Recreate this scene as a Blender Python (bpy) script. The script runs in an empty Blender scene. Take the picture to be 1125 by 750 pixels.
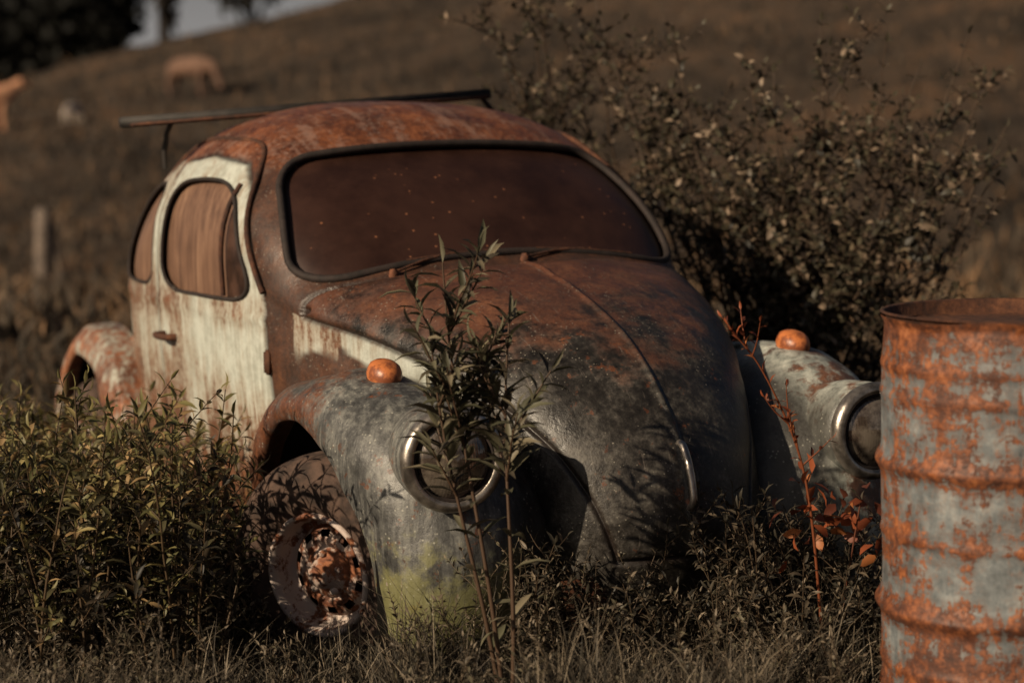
import bpy, math, random
import numpy as np
from mathutils import Vector, Matrix
from mathutils.bvhtree import BVHTree
from mathutils.kdtree import KDTree
random.seed(7); rng=np.random.default_rng(7)
scene=bpy.context.scene
# ------------------------------------------------------------------ frame
A=.439; S,C=math.sin(A),math.cos(A)
CAM=np.array([4.96,-2.50,1.433])
GZ=.13
def W(D,L,z=0.):      # site frame: D metres away from the viewpoint, L metres to the right
    return (CAM[0]-C*D+S*L, CAM[1]+S*D+C*L, z)
# ------------------------------------------------------------------ helpers
def link(o,parent=None):
    scene.collection.objects.link(o)
    if parent: o.parent=parent
    return o
def mkobj(name,v,f,mat,parent=None,smooth=True,attrs=None):
    me=bpy.data.meshes.new(name)
    v=np.asarray(v,dtype=np.float32)
    n,k=f.shape
    me.vertices.add(len(v)); me.vertices.foreach_set('co',v.ravel())
    me.loops.add(n*k); me.loops.foreach_set('vertex_index',f.astype(np.int32).ravel())
    me.polygons.add(n)
    me.polygons.foreach_set('loop_start',np.arange(0,n*k,k,dtype=np.int32))
    me.update(calc_edges=True)
    if attrs:
        for an,av in attrs.items():
            if av.ndim==1:
                a=me.attributes.new(an,'FLOAT','POINT'); a.data.foreach_set('value',av.astype(np.float32))
            else:
                a=me.attributes.new(an,'FLOAT_COLOR','POINT')
                c=np.ones((len(av),4),np.float32); c[:,:3]=av; a.data.foreach_set('color',c.ravel())
    if smooth: me.polygons.foreach_set('use_smooth',[True]*len(me.polygons))
    if mat: me.materials.append(mat)
    o=bpy.data.objects.new(name,me)
    return link(o,parent)
def empty(name,loc=(0,0,0)):
    o=bpy.data.objects.new(name,None); o.location=loc; return link(o)
def gridfaces(nu,nv,wrap=False):
    i=np.arange(nu-1)[:,None]; j=np.arange(nv if wrap else nv-1)[None,:]
    j2=(j+1)%nv
    a=i*nv+j; b=i*nv+j2; c=(i+1)*nv+j2; d=(i+1)*nv+j
    return np.stack([a+0*b,b,c,d],-1).reshape(-1,4)
def spl(P,m,t=None):
    P=np.asarray(P,float)
    if P.ndim==1:P=P[:,None]
    n=len(P)
    M=np.zeros((n,n));R=np.zeros_like(P);M[0,0]=M[-1,-1]=1
    for i in range(1,n-1):
        M[i,i-1]=1;M[i,i]=4;M[i,i+1]=1;R[i]=6*(P[i-1]-2*P[i]+P[i+1])
    K=np.linalg.solve(M,R)
    if t is None:t=np.linspace(0,n-1,m)
    i=np.clip(t.astype(int),0,n-2);u=(t-i)[:,None]
    a=1-u
    return a*P[i]+u*P[i+1]+((a**3-a)*K[i]+(u**3-u)*K[i+1])/6
def tubegeo(pts,r,n=8,closed=False):
    P=np.asarray(pts,float);m=len(P)
    r=np.broadcast_to(np.asarray(r,float),(m,))
    if closed: T=np.roll(P,-1,0)-np.roll(P,1,0)
    else: T=np.gradient(P,axis=0)
    T/=np.linalg.norm(T,axis=1)[:,None]+1e-12
    up=np.array([0,0,1.]) if abs(T[0,2])<.9 else np.array([1.,0,0])
    N=np.cross(T[0],up);N/=np.linalg.norm(N)
    Vs=[]
    a=np.linspace(0,2*math.pi,n,endpoint=False)
    for i in range(m):
        N=N-T[i]*np.dot(N,T[i]);N/=np.linalg.norm(N)+1e-12
        B=np.cross(T[i],N)
        Vs.append(P[i]+r[i]*(np.cos(a)[:,None]*N+np.sin(a)[:,None]*B))
    V=np.concatenate(Vs)
    F=gridfaces(m,n,True)
    if closed:
        k=(m-1)*n; j=np.arange(n);j2=(j+1)%n
        F=np.concatenate([F,np.stack([k+j,k+j2,j2,j],1)])
    return V,F
def tube(name,pts,r,mat,parent=None,n=8,closed=False):
    V,F=tubegeo(pts,r,n,closed)
    return mkobj(name,V,F,mat,parent)
def lathe(name,prof,org,axis,mat,parent=None,n=48):
    prof=np.asarray(prof,float)
    ax=Vector(axis).normalized(); q=Vector((0,0,1)).rotation_difference(ax).to_matrix()
    a=np.linspace(0,2*math.pi,n,endpoint=False)
    V=np.stack([prof[:,1][:,None]*np.cos(a),prof[:,1][:,None]*np.sin(a),np.repeat(prof[:,0][:,None],n,1)],-1).reshape(-1,3)
    V=V@np.array(q).T+np.array(org)
    return mkobj(name,V,gridfaces(len(prof),n,True),mat,parent)
def box(name,c,size,mat,parent=None,rot=None,bev=.006):
    import bmesh
    bm=bmesh.new();bmesh.ops.create_cube(bm,size=1)
    bmesh.ops.scale(bm,vec=size,verts=bm.verts)
    bmesh.ops.bevel(bm,geom=bm.edges[:],offset=bev,segments=2,affect='EDGES')
    me=bpy.data.meshes.new(name);bm.to_mesh(me);bm.free();me.materials.append(mat)
    me.polygons.foreach_set('use_smooth',[True]*len(me.polygons))
    M=(rot or Matrix.Identity(4)).copy();M.translation=c
    me.transform(M)
    return link(bpy.data.objects.new(name,me),parent)
def chaikin(P,k=3):
    P=np.asarray(P,float)
    for _ in range(k):
        Q=np.roll(P,-1,0)
        P=np.stack([.75*P+.25*Q,.25*P+.75*Q],1).reshape(-1,P.shape[1])
    return P
def inpoly(x,y,P):
    r=np.zeros(x.shape,bool)
    n=len(P)
    for i in range(n):
        x1,y1=P[i];x2,y2=P[(i+1)%n]
        if y1==y2: continue
        r^=((y1>y)!=(y2>y))&(x<(x2-x1)*(y-y1)/(y2-y1)+x1)
    return r
def grow(P,d):
    T=np.roll(P,-1,0)-np.roll(P,1,0);T/=np.linalg.norm(T,axis=1)[:,None]
    N=np.stack([T[:,1],-T[:,0]],1)
    a=.5*np.sum(P[:,0]*np.roll(P[:,1],-1)-np.roll(P[:,0],-1)*P[:,1])
    return P+N*d*(1 if a>0 else -1)
# ------------------------------------------------------------------ node builder
class NB:
    def __init__(s,name):
        s.m=bpy.data.materials.new(name);s.m.use_nodes=True;s.t=s.m.node_tree
        s.p=s.t.nodes['Principled BSDF'];s.tc=s.t.nodes.new('ShaderNodeTexCoord')
        s.o=s.tc.outputs['Object']
    def L(s,a,b): s.t.links.new(a,b)
    def put(s,sock,v):
        if isinstance(v,bpy.types.NodeSocket): s.L(v,sock)
        elif isinstance(v,(tuple,list)) and len(v)==3 and sock.type=='RGBA': sock.default_value=(*v,1)
        else: sock.default_value=v
    def map(s,sc,vec=None,loc=(0,0,0)):
        n=s.t.nodes.new('ShaderNodeMapping');s.L(vec or s.o,n.inputs[0]);n.inputs['Scale'].default_value=sc;n.inputs['Location'].default_value=loc
        return n.outputs[0]
    def noise(s,sc,det=4,ro=.55,vec=None,dist=0):
        n=s.t.nodes.new('ShaderNodeTexNoise');s.L(vec or s.o,n.inputs['Vector'])
        n.inputs['Scale'].default_value=sc;n.inputs['Detail'].default_value=min(det,6);n.inputs['Roughness'].default_value=ro;n.inputs['Distortion'].default_value=dist
        return n.outputs['Fac']
    def vor(s,sc,vec=None,feat='F1'):
        n=s.t.nodes.new('ShaderNodeTexVoronoi');n.feature=feat;s.L(vec or s.o,n.inputs['Vector']);n.inputs['Scale'].default_value=sc
        return n.outputs['Distance']
    def ramp(s,f,stops):
        n=s.t.nodes.new('ShaderNodeValToRGB');s.L(f,n.inputs[0]);e=n.color_ramp.elements
        while len(e)<len(stops): e.new(.5)
        for i,(p,c) in enumerate(stops):
            e[i].position=p;e[i].color=(*c,1) if isinstance(c,(tuple,list)) else (c,c,c,1)
        return n.outputs[0]
    def mr(s,f,a,b,c=0.,d=1.):
        n=s.t.nodes.new('ShaderNodeMapRange');n.interpolation_type='SMOOTHSTEP';s.L(f,n.inputs[0])
        for k,v in zip((1,2,3,4),(a,b,c,d)): n.inputs[k].default_value=v
        return n.outputs[0]
    def mix(s,f,a,b,mode='MIX'):
        n=s.t.nodes.new('ShaderNodeMix');n.data_type='RGBA';n.blend_type=mode
        s.put(n.inputs[0],f);s.put(n.inputs[6],a);s.put(n.inputs[7],b);return n.outputs[2]
    def ma(s,op,a,b=0.):
        n=s.t.nodes.new('ShaderNodeMath');n.operation=op;s.put(n.inputs[0],a);s.put(n.inputs[1],b);return n.outputs[0]
    def wsum(s,*ps):
        r=None
        for f,k in ps:
            q=s.ma('MULTIPLY',f,k);r=q if r is None else s.ma('ADD',r,q)
        return r
    def sep(s,vec=None):
        n=s.t.nodes.new('ShaderNodeSeparateXYZ');s.L(vec or s.o,n.inputs[0]);return n.outputs
    def attr(s,name,col=False):
        n=s.t.nodes.new('ShaderNodeAttribute');n.attribute_name=name;return n.outputs['Color' if col else 'Fac']
    def fin(s,col,rough=.7,bump=None,bs=.3,bd=.01,metal=0.,spec=.5):
        s.put(s.p.inputs['Base Color'],col);s.put(s.p.inputs['Roughness'],rough);s.put(s.p.inputs['Metallic'],metal)
        s.p.inputs['Specular IOR Level'].default_value=spec
        if bump is not None:
            b=s.t.nodes.new('ShaderNodeBump');b.inputs['Strength'].default_value=bs;b.inputs['Distance'].default_value=bd
            s.L(bump,b.inputs['Height']);s.L(b.outputs[0],s.p.inputs['Normal'])
        return s.m
def simple(name,col,rough=.6,var=.5,sc=20,metal=0.,bs=.2,spec=.5):
    n=NB(name);f=n.noise(sc,5)
    c=n.mix(n.mr(f,.3,.7),tuple(v*(1-var) for v in col),tuple(min(1,v*(1+var)) for v in col))
    return n.fin(c,rough,n.noise(sc*4,4),bs,.004,metal,spec)
def rustcol(n,k=1.):
    m=n.wsum((n.noise(7,6,.72),.6),(n.noise(60,5,.7),.4))
    return n.ramp(m,[(.32,(.022*k,.009*k,.006*k)),(.45,(.072*k,.025*k,.012*k)),(.55,(.155*k,.053*k,.022*k)),(.70,(.33*k,.13*k,.052*k))])
def body_material():
    n=NB('weathered_car_body');x,y,z=n.sep()
    streak=n.noise(1,6,.7,n.map((22,22,1.3)));wisp=n.noise(1,6,.7,n.map((60,60,3)))
    big=n.noise(3.2,6,.68);mid=n.noise(12,6,.72);fine=n.noise(110,4,.7);sp2=n.noise(48,5,.75)
    rust=rustcol(n)
    rs=n.noise(1,6,.7,n.map((3,26,8)))
    roof=n.mix(n.mr(n.wsum((mid,.35),(sp2,.25),(rs,.4)),.48,.60,0,.65),rustcol(n,1.2),(.25,.15,.115))  # rust, with greyish streaks that put a sheen into the roof colour
    grey=n.ramp(n.wsum((mid,.38),(sp2,.30),(big,.32)),[(.38,(.008,.007,.006)),(.49,(.024,.021,.018)),(.56,(.056,.050,.043)),(.67,(.15,.14,.12))])
    zz=n.ma('ADD',z,n.wsum((n.ma('SUBTRACT',big,.5),.9),(n.ma('SUBTRACT',mid,.5),.35),(n.ma('MAXIMUM',n.ma('MULTIPLY',y,-1.),0),.10)))
    hood=n.mix(n.mr(zz,.84,1.03,0,.88),grey,n.mix(.42,rustcol(n,.95),(.098,.046,.032)))
    rp=n.wsum((n.noise(16,6,.75,n.map((1,1,1),None,(7,3,1))),.7),(sp2,.3))
    hood=n.mix(n.mr(rp,.575,.62,0,.8),hood,rustcol(n,1.0))
    scr=n.noise(1,4,.6,n.map((7,75,9)))
    hood=n.mix(n.mr(scr,.64,.70,0,.35),hood,(.20,.17,.145))
    cream=n.mix(n.mr(n.wsum((mid,.6),(wisp,.4)),.40,.62),(.52,.55,.50),(.32,.335,.295))
    zs=n.wsum((streak,.36),(wisp,.20),(big,.44))
    low=n.ma('ADD',n.mr(z,.85,.35,0,.15),n.ma('MULTIPLY',n.mr(n.ma('ABSOLUTE',n.ma('SUBTRACT',z,.90)),.0,.10,1,0),.07))
    low=n.ma('ADD',low,n.mr(x,-1.15,-1.7,0,.08))
    zl=n.ma('ADD',zs,low)
    cream=n.mix(n.mr(zl,.48,.60,0,.6),cream,(.26,.18,.115))
    cream=n.mix(n.mr(n.ma('ADD',zl,n.ma('MULTIPLY',n.ma('SUBTRACT',sp2,.5),.3)),.56,.66,0,.95),cream,n.mix(.5,rustcol(n,1.1),(.13,.06,.03)))
    base=n.mix(n.mr(z,1.28,1.36),n.mix(.62,rust,(.035,.028,.024)),roof)
    base=n.mix(n.mr(n.ma('ADD',x,n.ma('MULTIPLY',n.ma('SUBTRACT',big,.5),.5)),-.15,.05),base,grey)
    base=n.mix(n.attr('hood'),base,hood)
    base=n.mix(n.attr('cream'),base,cream)
    sp=n.ma('MULTIPLY',n.mr(n.vor(85),.22,.10),n.mr(n.noise(9,5,.7),.48,.60))
    base=n.mix(n.ma('MULTIPLY',sp,.6),base,(.36,.33,.27))
    base=n.mix(n.ma('MULTIPLY',n.attr('seam'),.9),base,(.012,.007,.005))
    r=n.mr(mid,.35,.65,.32,.56)
    h=n.wsum((fine,.4),(sp2,.4),(mid,.5))
    return n.fin(base,r,h,.5,.006,0,.5)
def fender_material(name,kind):
    n=NB(name);x,y,z=n.sep()
    big=n.noise(4,6,.7);mid=n.noise(13,6,.72);fine=n.noise(110,4,.7);sp2=n.noise(50,5,.75)
    streak=n.noise(1,6,.72,n.map((40,40,3)))
    if kind=='near':
        base=n.ramp(n.wsum((streak,.42),(mid,.22),(big,.20),(sp2,.16)),[(.38,(.020,.020,.020)),(.48,(.066,.066,.064)),(.55,(.15,.15,.138)),(.66,(.32,.31,.28))])
        rm=n.ma('ADD',n.ma('MULTIPLY',x,-1.0),n.wsum((n.ma('SUBTRACT',big,.5),1.4),(n.ma('SUBTRACT',sp2,.5),.5)))
        base=n.mix(n.mr(rm,-.12,.12,0,.92),base,rustcol(n,.85))
        rp=n.wsum((n.noise(18,6,.75,n.map((1,1,1),None,(2,5,1))),.7),(sp2,.3))
        base=n.mix(n.mr(rp,.57,.61,0,.8),base,rustcol(n,1.0))
        lm=n.ma('SUBTRACT',n.ma('ADD',n.wsum((mid,.6),(big,.3)),.02),z)
        base=n.mix(n.mr(lm,.0,.14,0,.75),base,(.18,.175,.065))
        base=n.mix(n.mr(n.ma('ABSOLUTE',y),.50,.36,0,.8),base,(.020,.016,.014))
    elif kind=='far':
        base=n.ramp(n.wsum((streak,.5),(mid,.5)),[(.36,(.06,.06,.052)),(.48,(.26,.275,.25)),(.62,(.48,.49,.44))])
        base=n.mix(n.mr(big,.52,.60,0,.9),base,rustcol(n,.9))
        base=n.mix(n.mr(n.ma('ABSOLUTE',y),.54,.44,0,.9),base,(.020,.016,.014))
    else:
        base=n.mix(n.mr(mid,.35,.7),(.42,.42,.36),(.22,.21,.18))
        base=n.mix(n.mr(n.wsum((streak,.4),(big,.4),(sp2,.2)),.42,.52,0,.95),base,rustcol(n,1.4))
    sp=n.ma('MULTIPLY',n.mr(n.vor(75),.26,.1),n.mr(mid,.47,.58))
    base=n.mix(n.ma('MULTIPLY',sp,.6),base,(.40,.39,.33))
    return n.fin(base,n.mr(mid,.35,.65,.32,.58),n.wsum((fine,.4),(sp2,.4),(mid,.5)),.5,.006,0,.5)
M_body=body_material()
M_fn=fender_material('grey_fender','near');M_ff=fender_material('pale_fender','far');M_fr=fender_material('rear_fender','rear')
M_rub=simple('old_rubber',(.018,.011,.009),.8,.4,30)
M_tire=simple('rusty_tire',(.060,.036,.026),.9,.6,25)
M_dark=simple('underbody_dark',(.01,.008,.007),.95,.3,10)
M_rack=simple('rack_steel',(.018,.014,.012),.7,.5,20)
M_chrome=simple('dull_chrome',(.36,.32,.28),.33,.6,22,.85,.2)
def rustm(name,k): 
    n=NB(name);return n.fin(rustcol(n,k),.85,n.noise(60,5),.5,.005)
M_rust=rustm('rust',1.0);M_rustd=rustm('dark_rust',.5)
n=NB('weathered_wheel_rim');M_rim=n.fin(n.mix(n.mr(n.noise(13,6,.7),.50,.58),(.50,.41,.36),rustcol(n,1.3)),.7,n.noise(50,4),.6,.004)
n=NB('rusty_wheel_disc');M_disc=n.fin(n.mix(n.mr(n.noise(19,6,.7),.42,.52),(.40,.31,.26),rustcol(n,1.5)),.75,n.noise(50,4),.6,.004)
n=NB('dirty_windshield');sp=n.mr(n.vor(26),.14,.05);b=n.noise(3,6,.62);b2=n.noise(30,5,.7)
M_ws=n.fin(n.mix(n.ma('MULTIPLY',sp,n.mr(b,.48,.56)),n.mix(n.mr(n.wsum((b,.8),(b2,.2)),.34,.66),(.018,.0078,.0055),(.042,.018,.012)),(.24,.10,.05)),n.mr(b,.3,.7,.34,.5),b2,.10,.003,0,.35)
n=NB('boarded_window');st=n.noise(1,6,.7,n.map((40,40,1.2)));M_wb=n.fin(n.ramp(n.wsum((st,.7),(n.noise(9,5),.3)),[(.36,(.08,.042,.027)),(.5,(.16,.088,.056)),(.66,(.26,.155,.10))]),.5,st,.3,.004)
M_vent=simple('vent_glass',(.05,.026,.018),.35,.6,12)
n=NB('headlight_lens');w=n.t.nodes.new('ShaderNodeTexWave');w.bands_direction='Y';w.inputs['Scale'].default_value=45;n.L(n.o,w.inputs[0])
M_lens=n.fin(n.mix(n.mr(n.noise(14,6,.7),.40,.62),(.09,.068,.055),(.30,.25,.20)),.12,w.outputs['Fac'],.10,.002,.55,.8);M_lens.node_tree.nodes['Principled BSDF'].inputs['Coat Weight'].default_value=.8
n=NB('amber_lens');M_amb=n.fin(n.mix(n.mr(n.noise(30,6,.7),.42,.6),(.50,.16,.05),(.20,.06,.025)),.4,n.noise(60),.3,.003)
# ------------------------------------------------------------------ CAR BODY
car=empty('rusty_car')
rows=[ # xc,zc, xe,ye,ze, n, xb,yb,zb
(.58,.26,.40,.27,.26,2.0,.20,.26,.20),
(.635,.40,.43,.29,.38,2.1,.22,.28,.21),
(.635,.53,.40,.31,.50,2.1,.20,.30,.22),
(.585,.66,.33,.335,.60,2.1,.16,.33,.22),
(.48,.785,.24,.38,.68,2.1,.10,.36,.22),
(.325,.89,.13,.43,.745,2.1,.04,.40,.22),
(.13,.97,-.03,.485,.81,2.15,-.07,.45,.22),
(-.07,1.022,-.22,.545,.865,2.2,-.22,.52,.22),
(-.24,1.046,-.43,.60,.905,2.3,-.43,.56,.22),
(-.345,1.055,-.60,.635,.955,2.6,-.58,.58,.22),
(-.54,1.205,-.72,.655,.98,3.4,-.72,.61,.22),
(-.75,1.350,-.86,.675,.985,3.1,-.86,.63,.22),
(-.94,1.450,-1.02,.685,.985,2.9,-1.02,.64,.22),
(-1.2,1.50,-1.24,.69,.98,2.8,-1.24,.645,.22),
(-1.5,1.49,-1.5,.69,.975,2.7,-1.5,.645,.22),
(-1.8,1.41,-1.8,.68,.955,2.6,-1.8,.64,.22),
(-2.1,1.26,-2.05,.64,.91,2.4,-2.05,.60,.22),
(-2.4,1.05,-2.3,.56,.83,2.2,-2.25,.52,.22),
(-2.64,.80,-2.48,.48,.70,2.1,-2.4,.45,.22),
(-2.76,.55,-2.58,.43,.5,2.,-2.5,.40,.22),
(-2.78,.32,-2.58,.40,.30,2.,-2.5,.38,.20)]
NU,NL,NV=640,50,150
R=spl(rows,NU)
def section(r):
    xc,zc,xe,ye,ze,n,xb,yb,zb=r
    t=np.linspace(0,1,300);lo=np.stack([xb+(xe-xb)*t,ye-(ye-yb)*(1-t)**2,zb+(ze-zb)*t],1)
    th=t*math.pi/2;s_=np.sin(th)**(2/n);c_=np.cos(th)**(2/n)
    up=np.stack([xe+(xc-xe)*s_,ye*c_,ze+(zc-ze)*s_],1)
    def rs(P,m):
        d=np.concatenate([[0],np.cumsum(np.linalg.norm(np.diff(P,axis=0),axis=1))]);q=np.linspace(0,d[-1],m)
        return np.stack([np.interp(q,d,P[:,k]) for k in range(3)],1)
    return np.concatenate([rs(lo,NL)[:-1],rs(up,NV)])
half=np.stack([section(r) for r in R])
NH=half.shape[1]
full=np.concatenate([half,(half*np.array([1,-1,1]))[:,-2::-1]],1)
NW=full.shape[1]
for _ in range(4):
    g=full.copy();g[1:-1]=.5*full[1:-1]+.25*(full[:-2]+full[2:]);full=g
    g=full.copy();g[:,1:-1]=.5*full[:,1:-1]+.25*(full[:,:-2]+full[:,2:]);full=g
V0=full.reshape(-1,3);F0=gridfaces(NU,NW)
Nn=np.cross(np.gradient(full,axis=0),np.gradient(full,axis=1)).reshape(-1,3);Nn/=np.linalg.norm(Nn,axis=1)[:,None]+1e-12
if Nn[(NU//2)*NW+NW//2,2]<0: Nn=-Nn
vidx=np.arange(NW);vv=np.where(vidx<NH,vidx,2*NH-2-vidx)
def u2i(u): return int(round(u/(len(rows)-1)*(NU-1)))
ws=chaikin([(-.60,.998),(-.3,1.058),(0,1.076),(.3,1.058),(.60,.998),(.585,1.15),(.51,1.335),(.3,1.366),(0,1.376),(-.3,1.366),(-.51,1.335),(-.585,1.15)],3)
dw=chaikin([(-.665,.945),(-1.0,.94),(-1.46,.935),(-1.455,1.12),(-1.42,1.262),(-1.15,1.285),(-.92,1.272),(-.79,1.15)],3)
qw=chaikin([(-1.56,.94),(-1.555,1.12),(-1.53,1.265),(-1.72,1.25),(-1.95,1.14),(-2.08,.945),(-1.82,.935)],3)
bvh=BVHTree.FromPolygons([tuple(p) for p in V0],F0.tolist())
def hitx(y,z):
    h=bvh.ray_cast(Vector((3,y,z)),Vector((-1,0,0)));return np.array(h[0]) if h[0] else None
def hity(x,z,s=-1):
    h=bvh.ray_cast(Vector((x,3*s,z)),Vector((0,-s,0)));return np.array(h[0]) if h[0] else None
seam=[];hseam=[]
iu0=u2i(.9);iu1=u2i(8.0)
uu=np.linspace(0,len(rows)-1,NU)
hvf=NL+np.interp(uu,[0,.9,2,3,4,5,6,7,8,9],[82,80,68,54,38,24,13,7,4,4])
for i in range(iu0,iu1):
    k=int(hvf[i]);f=hvf[i]-k;p=full[i,k]*(1-f)+full[i,k+1]*f
    seam+= [p,p*np.array([1,-1,1])]
hseam=list(seam)
hoodm=np.zeros((NU,NW));iu8=u2i(8.55)
for j in range(NW):
    k=min(j,NW-1-j)
    if k>=hvf[iu1]:
        t=min(1,(k-hvf[iu1])/42.);ie=int(iu1+(iu8-iu1)*(1-(1-t)**2))
        seam.append(full[ie,j])
        if t<.2:
            for q in range(max(ie-6,iu1),ie): seam.append(full[q,j])
        rr=np.arange(iu0,ie+1);hoodm[rr,j]=(k>=hvf[rr])
    if k>=hvf[iu0]: seam.append(full[iu0,j])
door=[(-.60,.24),(-.60,.6),(-.61,.93),(-.70,1.10),(-.83,1.26),(-.94,1.33),(-1.2,1.352),(-1.47,1.33),(-1.505,1.15),(-1.51,.8),(-1.51,.24)]
dd=[]
for a,b in zip(door[:-1],door[1:]):
    for t in np.linspace(0,1,max(2,int(math.hypot(a[0]-b[0],a[1]-b[1])/.006)),endpoint=False): dd.append((a[0]+(b[0]-a[0])*t,a[1]+(b[1]-a[1])*t))
for s in (-1,1):
    for x,z in dd:
        h=hity(x,z,s)
        if h is not None: seam.append(h)
def kdist(pts,Q):
    kd=KDTree(len(pts))
    for i,p in enumerate(pts): kd.insert(Vector(p),i)
    kd.balance()
    return np.array([kd.find(Vector(q))[2] for q in Q])
V=V0.copy();ds=kdist(seam,V0)
V-=Nn*(.009*np.exp(-(ds/.0065)**2))[:,None]
hm=hoodm.reshape(-1)
V+=Nn*(.004*hm*np.clip((ds-.004)/.02,0,1))[:,None]
V+=Nn*(.007*hm*np.exp(-(V0[:,1]/.008)**2))[:,None]
zb=V0[:,2];side=(np.abs(V0[:,1])>.5)&(V0[:,0]<-.6)
V+=Nn*(.006*side*np.exp(-((zb-.895)/.010)**2))[:,None]
def nz(P,f,seed):
    r=np.random.default_rng(seed);o=np.zeros(len(P))
    for k in range(6):
        d=r.normal(size=3);d/=np.linalg.norm(d);o+=np.sin(P@d*f*(1+.5*k)+r.uniform(0,6))/(1+.5*k)
    return o
V+=Nn*(.0024*nz(V0,7,3)+.0013*nz(V0,19,4))[:,None]
seama=np.exp(-(ds/.010)**2)
X,Z=V0[:,0],V0[:,2]
ins=inpoly(X,Z,np.array(door))&(np.abs(V0[:,1])>.4)
back=(X<-1.49)&(Z<1.33)&(X>-2.3)
creamm=((ins|(back&(np.abs(V0[:,1])>.35)))).astype(float)
hd=kdist(hseam,V0)
quart=(np.tile(vv,NU)<np.repeat(hvf,NW))&(X<.22)&(X>-.46)
creamm=np.maximum(creamm,quart*.9*np.clip((.065+.02*nz(V0,17,9)+.05*(X<-.26)-hd)/.012,0,1))
fc=V0[F0].mean(1)
def fsel(kind,grw=0.):
    if kind=='ws': return inpoly(fc[:,1],fc[:,2],grow(ws,grw))&(fc[:,0]>-1.05)&(fc[:,0]<-.27)
    P=dw if kind=='dw' else qw
    return inpoly(fc[:,0],fc[:,2],grow(P,grw))&(np.abs(fc[:,1])>.35)
cut=fsel('ws')|fsel('dw')|fsel('qw')
mkobj('body_shell',V,F0[~cut],M_body,car,attrs={'hood':hm,'cream':creamm,'seam':seama})
def pane(name,sel,mat,inset):
    f=F0[sel];u,inv=np.unique(f,return_inverse=True)
    mkobj(name,V0[u]-Nn[u]*inset,inv.reshape(-1,4),mat,car)
pane('windshield',fsel('ws',.018),M_ws,.016)
sd=fc[:,1]<0
for s,nm in ((True,'right'),(False,'left')):
    k=fsel('dw',.016)&(sd==s);v=k&(fc[:,0]>-.87-.05*(fc[:,2]-1.))
    pane('door_window_'+nm,k&~v,M_wb,.018);pane('vent_window_'+nm,v,M_vent,.014)
    pane('quarter_window_'+nm,fsel('qw',.016)&(sd==s),M_wb,.018)
def gasket(name,P,fn,r,mat=M_rub):
    pts=[fn(a,b) for a,b in P];pts=[p for p in pts if p is not None]
    tube(name,pts,r,mat,car,8,True)
gasket('windshield_gasket',ws,hitx,.0115)
for s,nm in ((-1,'right'),(1,'left')):
    gasket('door_window_gasket_'+nm,dw,lambda a,b:hity(a,b,s),.0062)
    gasket('quarter_window_gasket_'+nm,qw,lambda a,b:hity(a,b,s),.0062)
    tube('vent_divider_'+nm,[hity(-.87-.02*t,.95+.32*t,s) for t in np.linspace(0,1,12)],.008,M_rustd,car)
    gut=[(-.60,.975),(-.65,1.05),(-.74,1.17),(-.85,1.30),(-.96,1.375),(-1.1,1.395),(-1.3,1.398),(-1.5,1.385),(-1.75,1.32),(-1.95,1.20),(-2.1,1.06)]
    g=spl(gut,60);pp=[hity(a,b,s) for a,b in g];pp=[p+np.array([0,s*.006,0]) for p in pp if p is not None]
    tube('drip_rail_'+nm,pp,.0085,M_rustd,car)
    hx=hity(-1.39,.79,s)
    tube('door_handle_'+nm,[(-1.33,hx[1],.79),(-1.34,hx[1]+s*.035,.79),(-1.39,hx[1]+s*.042,.79),(-1.44,hx[1]+s*.036,.79),(-1.45,hx[1],.79)],.011,M_rustd,car)
    for zz in (.78,.42):
        h=hity(-.60,zz,s);box('door_hinge_%s_%d'%(nm,zz*100),(h[0],h[1]+s*.004,h[2]),(.03,.02,.07),M_rustd,car)
box('underbody',(-1.1,0,.30),(2.8,1.02,.16),M_dark,car)
ap=[]
for t in np.linspace(-1,1,50):
    for k in np.linspace(0,1,10):
        ap.append((.52-.10*abs(t)**2.2+.05*k+.02*math.sin(k*3),t*.50,.14+.22*k-.03*abs(t)))
mkobj('front_apron',ap,gridfaces(50,10),M_rustd,car)
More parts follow.
